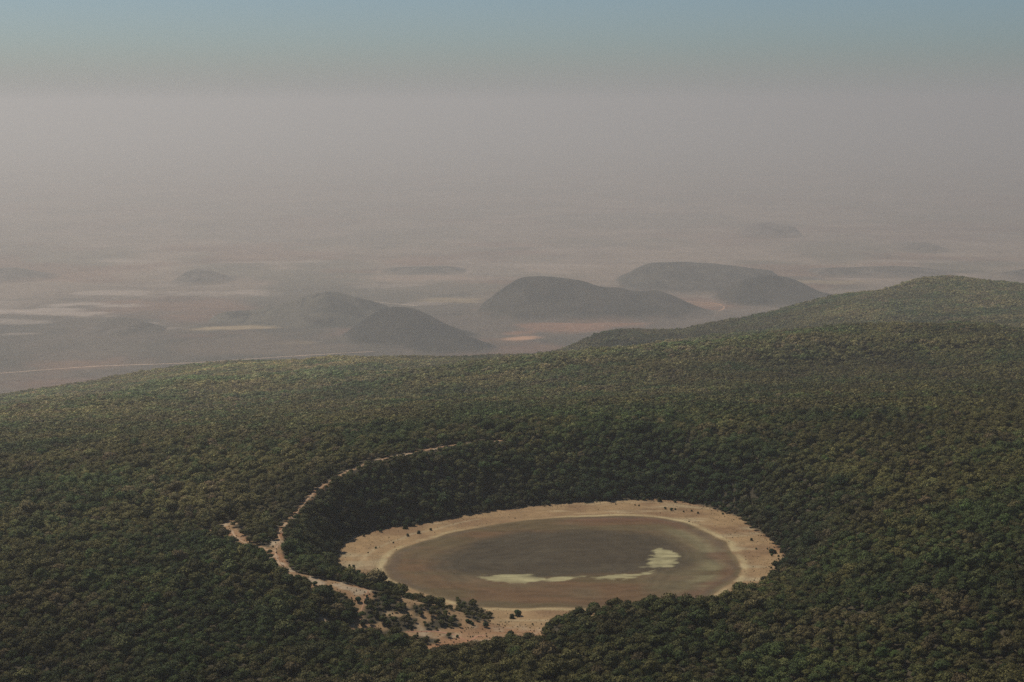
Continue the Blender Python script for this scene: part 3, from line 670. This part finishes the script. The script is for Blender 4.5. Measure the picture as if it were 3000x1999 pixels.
B1 = [(1418,656,6.0,'dark round bush alone on the pale shore near the upper left lake edge'),(1350,672,5.0,'small dark bush on the shore below the bush row at the forest foot'),
 (1492,639,4.4,'small dark bush standing apart, farthest right on the upper left shore'),(1262,718,3.0,'tiny bush on the left shore halfway to the brown lake bed'),
 (1155,749,3.6,'tiny dark bush in the middle of the pale left shore'),(1107,778,2.2,'tiniest bush on the pale left shore'),
 (993,860,3.8,'left bush of the small pair on the leftmost shore'),(1020,866,4.4,'right bush of the small pair on the leftmost shore'),
 (1045,905,7.5,'dark bush standing at the tree line on the left shore'),(1335,628,9,'large bush beside the forest foot on the upper left shore'),
 (1385,614,8,'green bush right of the large bush at the forest foot'),(1080,672,5,'small bush at the forest corner, left of two others'),
 (1110,656,5,'small bush between two others at the forest corner'),(1185,648,6,'dark bush farthest right of three at the forest corner'),
 (2025,1165,9.5,'larger dark tree-like bush of the pair on the tan apron by the lake'),(1990,1180,7.5,'smaller left bush of the pair on the tan apron by the lake'),
 (1830,1232,8.0,'dark round bush on pale soil below the tip of the tree ridge'),(1980,1284,7.5,'dark bush at the bottom of the apron beside the forest'),
 (2115,1214,2.2,'tiny bush on the tan apron right of the dark pair'),(780,973,6.5,'dark bush near the top of the bare slope, leftmost of three'),
 (825,992,5.5,'faint middle bush of three near the top of the bare slope'),(878,990,5,'small dark bush, rightmost of three near the top of the bare slope'),
 (1048,1075,8,'dark wide bush on the neck of the bare slope'),(1100,1046,4,'little bush above the round bush on the bare slope'),
 (1100,1088,8,'tall dark bush beside the big clump on the bare slope'),(1073,1226,8,'round dark bush where the dirt path forks at the foot of the slope'),
 (1718,1200,5.5,'thin dark bush on pale soil left of the ridge tip'),(1748,1218,5,'small thin tree-like bush on pale soil below the ridge tip'),
 (1655,1298,4,'small bush right of the round clump in the lower clearing'),(1735,1208,4.5,'tiny bush between two thin bushes on pale soil')]
for i, (x, y, s, lab) in enumerate(B1): bush(*c1(x, y), s, lab, i, 'scattered bushes on the open ground')
B2 = [(1140,366,9,'wide dark bush at the forest foot on the far shore'),(1040,356,7,'rounded bush in the notch of the far forest edge'),(1000,354,5,'small bush at the left of the far forest notch'),
 (1010,393,3.2,'tiny bush below the far forest notch'),(1175,409,4.4,'left bush of the low dark cluster on the far shore'),(1213,418,5.6,'widest bush of the low dark cluster on the far shore'),
 (1237,414,3.6,'small right bush of the low dark cluster on the far shore'),(1235,370,6,'dark bush close to the trees on the far right shore'),(1290,431,3.2,'tiny bush right of the low dark cluster'),
 (1340,427,3.6,'small dark bush on the far right shore'),(1380,439,4.0,'reddish dark low bush on the far right shore'),(1535,445,3.6,'small bush below the far right forest corner'),
 (1715,605,5,'two-lobed small green bush on the right shore'),(1745,664,3,'tiny dark bush on the right shore'),(1840,686,8,'largest dark bush on the right shore'),
 (1862,688,5.5,'bush touching the right of the largest right shore bush'),(1842,702,4.5,'small bush under the largest right shore bush'),(1815,662,2.8,'tiny bush above the largest right shore bush'),
 (1885,709,3.6,'small bush near the forest on the right shore, upper one'),(1885,725,3,'small bush near the forest on the right shore, lower one'),(1860,746,3.6,'low bush towards the bottom of the right shore'),
 (1838,784,3.2,'lowest tiny bush on the right shore'),(864,383,2.6,'tiny bush on the far shore above the lake'),(985,388,2.6,'tiny bush on the far shore left of the notch')]
for i, (x, y, s, lab) in enumerate(B2): bush(*c2(x, y), s, lab, i + 3, 'scattered bushes on the open ground')
T1 = [(1238,1010,9.5,'tall dark tree standing out above the near forest edge against the lake bed')]
for i, (x, y, s, lab) in enumerate(T1): bush(*c2(x, y + 25), s, lab, i, 'trees of the forest in front of the lake', tree=True)

# ---- single trees: the clumps in the clearing and the nearest ones along the bottom of the view
ncl = np.full(len(nx_), 1e3)
for c in CLUMP: ncl = np.minimum(ncl, poly_sd(nx_, ny_, c))
pu, pv = proj(nx_, ny_, nz_ + 5)
inview = (pu > 5) & (pu < W0 - 5) & (pv < H0 - 2)
isclump = (ncl < 0) & inview
order = np.argsort(np.where(inview & ~isclump, ny_, 1e9))
n_near = 294 - int(isclump.sum())
single = np.zeros(len(nx_), bool); single[isclump] = True; single[order[:n_near]] = True
CN = ['small clump above the path through the lower clearing', 'little clump below the path in the lower clearing', 'lowest clump of the clearing beside the forest',
      'narrow clump in the middle of the clearing', 'wide dark clump left of the open soil', 'clump between the ridge and the open soil', 'pointed tip of the wooded ridge by the lake']
def hue_word(c):
    if c[0] > c[1] * 1.12: return 'brownish'
    if c[1] > c[0] * 1.35: return 'deep green'
    if c[1] > 0.075: return 'bright yellow-green'
    return 'olive'
for i in np.nonzero(single)[0]:
    e = bpy.data.objects.new('tree', None); COL.objects.link(e); e.location = (nx_[i], ny_[i], nz_[i] - 0.3)
    s = float(nsc[i]); e.scale = (s, s, s); e.rotation_euler = (0, 0, float(nrot[i])); e.empty_display_size = 1
    c = ncol[i]
    if isclump[i]:
        k = int(np.argmin([poly_sd(np.array([nx_[i]]), np.array([ny_[i]]), q)[0] for q in CLUMP]))
        tag(e, '%s tree in the %s' % (hue_word(c), CN[k]), 'tree', 'trees in the clumps of the clearing')
    else:
        f = pu[i] / W0; n8 = min(int(f * 8), 7)
        place = ['at the left corner', 'near the left corner', 'left of centre', 'just left of the middle', 'just right of the middle', 'right of centre', 'near the right corner', 'at the right corner'][n8]
        siz = 'large' if s > 1.35 else ('small' if s < 0.95 else 'middling')
        tag(e, '%s %s tree in the canopy at the bottom edge, %s' % (siz, hue_word(c), place), 'tree', 'nearest trees of the forest along the bottom edge')
    for pn, me in (('trunk', TRUNK[nvar[i]]), ('crown', CROWN[nvar[i]])):
        o = bpy.data.objects.new(pn, me); COL.objects.link(o); o.parent = e
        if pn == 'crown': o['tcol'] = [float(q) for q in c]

# ---- the rest of the woods: one object whose points carry a crown each
def src(me): return bpy.data.objects.new(me.name, me)
mass = ~single
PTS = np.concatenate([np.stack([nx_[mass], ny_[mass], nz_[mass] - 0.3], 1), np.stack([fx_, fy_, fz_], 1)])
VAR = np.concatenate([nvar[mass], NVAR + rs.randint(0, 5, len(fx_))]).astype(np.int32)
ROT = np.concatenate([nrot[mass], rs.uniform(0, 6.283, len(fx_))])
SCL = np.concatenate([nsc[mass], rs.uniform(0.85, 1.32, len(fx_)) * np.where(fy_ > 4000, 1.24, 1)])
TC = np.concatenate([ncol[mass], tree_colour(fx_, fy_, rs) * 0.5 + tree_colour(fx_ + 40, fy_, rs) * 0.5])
me = bpy.data.meshes.new('forest'); me.vertices.add(len(PTS)); me.vertices.foreach_set('co', PTS.astype(np.float32).ravel()); me.update()
def addat(name, typ, key, arr): me.attributes.new(name, typ, 'POINT').data.foreach_set(key, arr)
addat('variant', 'INT', 'value', VAR); addat('turn', 'FLOAT', 'value', ROT.astype(np.float32)); addat('size', 'FLOAT', 'value', SCL.astype(np.float32))
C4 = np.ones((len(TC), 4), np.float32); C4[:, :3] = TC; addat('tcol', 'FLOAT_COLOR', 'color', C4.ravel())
forest = bpy.data.objects.new('forest', me); COL.objects.link(forest); me.materials.append(M_leaf)
tag(forest, 'dense dry olive forest covering the crater flanks', kind='stuff')
def plant_group(meshes):
    ng = bpy.data.node_groups.new('plant_trees', 'GeometryNodeTree')
    ng.interface.new_socket('Geometry', in_out='INPUT', socket_type='NodeSocketGeometry'); ng.interface.new_socket('Geometry', in_out='OUTPUT', socket_type='NodeSocketGeometry')
    gn, gl = ng.nodes, ng.links
    gi, go = gn.new('NodeGroupInput'), gn.new('NodeGroupOutput')
    def named(nm, dt):
        a = gn.new('GeometryNodeInputNamedAttribute'); a.data_type = dt; a.inputs['Name'].default_value = nm; return a.outputs[0]
    var, turn, size = named('variant', 'INT'), named('turn', 'FLOAT'), named('size', 'FLOAT')
    comb = gn.new('ShaderNodeCombineXYZ'); gl.new(turn, comb.inputs[2])
    join = gn.new('GeometryNodeJoinGeometry')
    srcs = [src(m) for m in meshes]
    for k, sobj in enumerate(srcs):
        cmp_ = gn.new('FunctionNodeCompare'); cmp_.data_type = 'INT'; cmp_.operation = 'EQUAL'; gl.new(var, cmp_.inputs[2]); cmp_.inputs[3].default_value = k
        oi = gn.new('GeometryNodeObjectInfo'); oi.inputs[0].default_value = sobj; oi.inputs['As Instance'].default_value = False
        ip = gn.new('GeometryNodeInstanceOnPoints'); gl.new(gi.outputs[0], ip.inputs['Points']); gl.new(cmp_.outputs[0], ip.inputs['Selection'])
        gl.new(oi.outputs['Geometry'], ip.inputs['Instance']); gl.new(comb.outputs[0], ip.inputs['Rotation']); gl.new(size, ip.inputs['Scale'])
        gl.new(ip.outputs[0], join.inputs[0])
    gl.new(join.outputs[0], go.inputs[0])
    return ng
mod = forest.modifiers.new('trees', 'NODES'); mod.node_group = plant_group(CROWN + CLUSTER)

# ---- dry tufts and low scrub on the open ground: too many to count
gx_, gy_ = rs.uniform(-330, 330, 90000), rs.uniform(1500, 2200, 90000)
sdg = poly_sd(gx_, gy_, SHORE); sdr = poly_sd(gx_, gy_, RING); bmg = bare_mask(gx_, gy_)
edge_w = np.exp(-np.maximum(-sdg, 0) / 11) ; pat = sm(fbm(gx_, gy_, 38, 3, 501) * 2.2 + 0.1)
prob = np.where(sdr > 3, 0.03 + 0.10 * pat + 0.30 * edge_w, 0.004 * pat) * (bmg > 0.3) * np.where(sdg > 0, 0.35, 1)
gk = rs.rand(len(gx_)) < prob
gx_, gy_ = gx_[gk], gy_[gk]; gs_ = np.exp(rs.normal(-2.15, 0.38, len(gx_))) * (1 + 1.3 * np.exp(-np.maximum(-sdg[gk], 0) / 9) * rs.rand(len(gx_)))
gz_ = height(gx_, gy_)
gc_ = mixc(np.tile([[0.17, 0.125, 0.06]], (len(gx_), 1)), (0.075, 0.075, 0.03), rs.rand(len(gx_)) * 1.2 - 0.1)
def planted(name, mat, P3, VARi, ROTi, SCLi, TCi, meshes):
    me = bpy.data.meshes.new(name); me.vertices.add(len(P3)); me.vertices.foreach_set('co', P3.astype(np.float32).ravel()); me.update()
    for nm, typ, key, arr in (('variant', 'INT', 'value', VARi.astype(np.int32)), ('turn', 'FLOAT', 'value', ROTi.astype(np.float32)), ('size', 'FLOAT', 'value', SCLi.astype(np.float32)),
                              ('tcol', 'FLOAT_COLOR', 'color', np.concatenate([TCi, np.ones((len(TCi), 1))], 1).astype(np.float32).ravel())):
        me.attributes.new(nm, typ, 'POINT').data.foreach_set(key, arr)
    o = bpy.data.objects.new(name, me); COL.objects.link(o); me.materials.append(mat)
    o.modifiers.new('plants', 'NODES').node_group = plant_group(meshes)
    return o
tag(planted('grass', M_leaf, np.stack([gx_, gy_, gz_], 1), rs.randint(0, 2, len(gx_)), rs.uniform(0, 6.28, len(gx_)), gs_, gc_, TUFT), 'dry grass tufts and low scrub scattered on the pale shore', kind='stuff')

# ------------------------------------------------------------------ haze
hx, hy0, hy1, hz0, hz1 = 205000, -35000, 225000, PLAIN - 32, HAZE_TOP
hv = [(sx * hx, y, z) for z in (hz0, hz1) for y in (hy0, hy1) for sx in (-1, 1)]
hf = [(0, 2, 3, 1), (4, 5, 7, 6), (0, 1, 5, 4), (2, 6, 7, 3), (0, 4, 6, 2), (1, 3, 7, 5)]
M_h = bpy.data.materials.new('haze'); M_h.use_nodes = True
hn = M_h.node_tree.nodes; hn.remove(hn['Principled BSDF'])
pvn = hn.new('ShaderNodeVolumePrincipled'); pvn.inputs['Color'].default_value = HAZE_COL; pvn.inputs['Density'].default_value = HAZE_D; pvn.inputs['Anisotropy'].default_value = HAZE_G
M_h.node_tree.links.new(pvn.outputs[0], hn['Material Output'].inputs['Volume'])
ho = mesh_obj('haze', hv, hf, M_h, smooth=False)
tag(ho, 'pale dusty haze filling the air over the plain', kind='stuff')
print('trees', len(nx_), 'far clusters', len(fx_), 'clump', int(isclump.sum()))
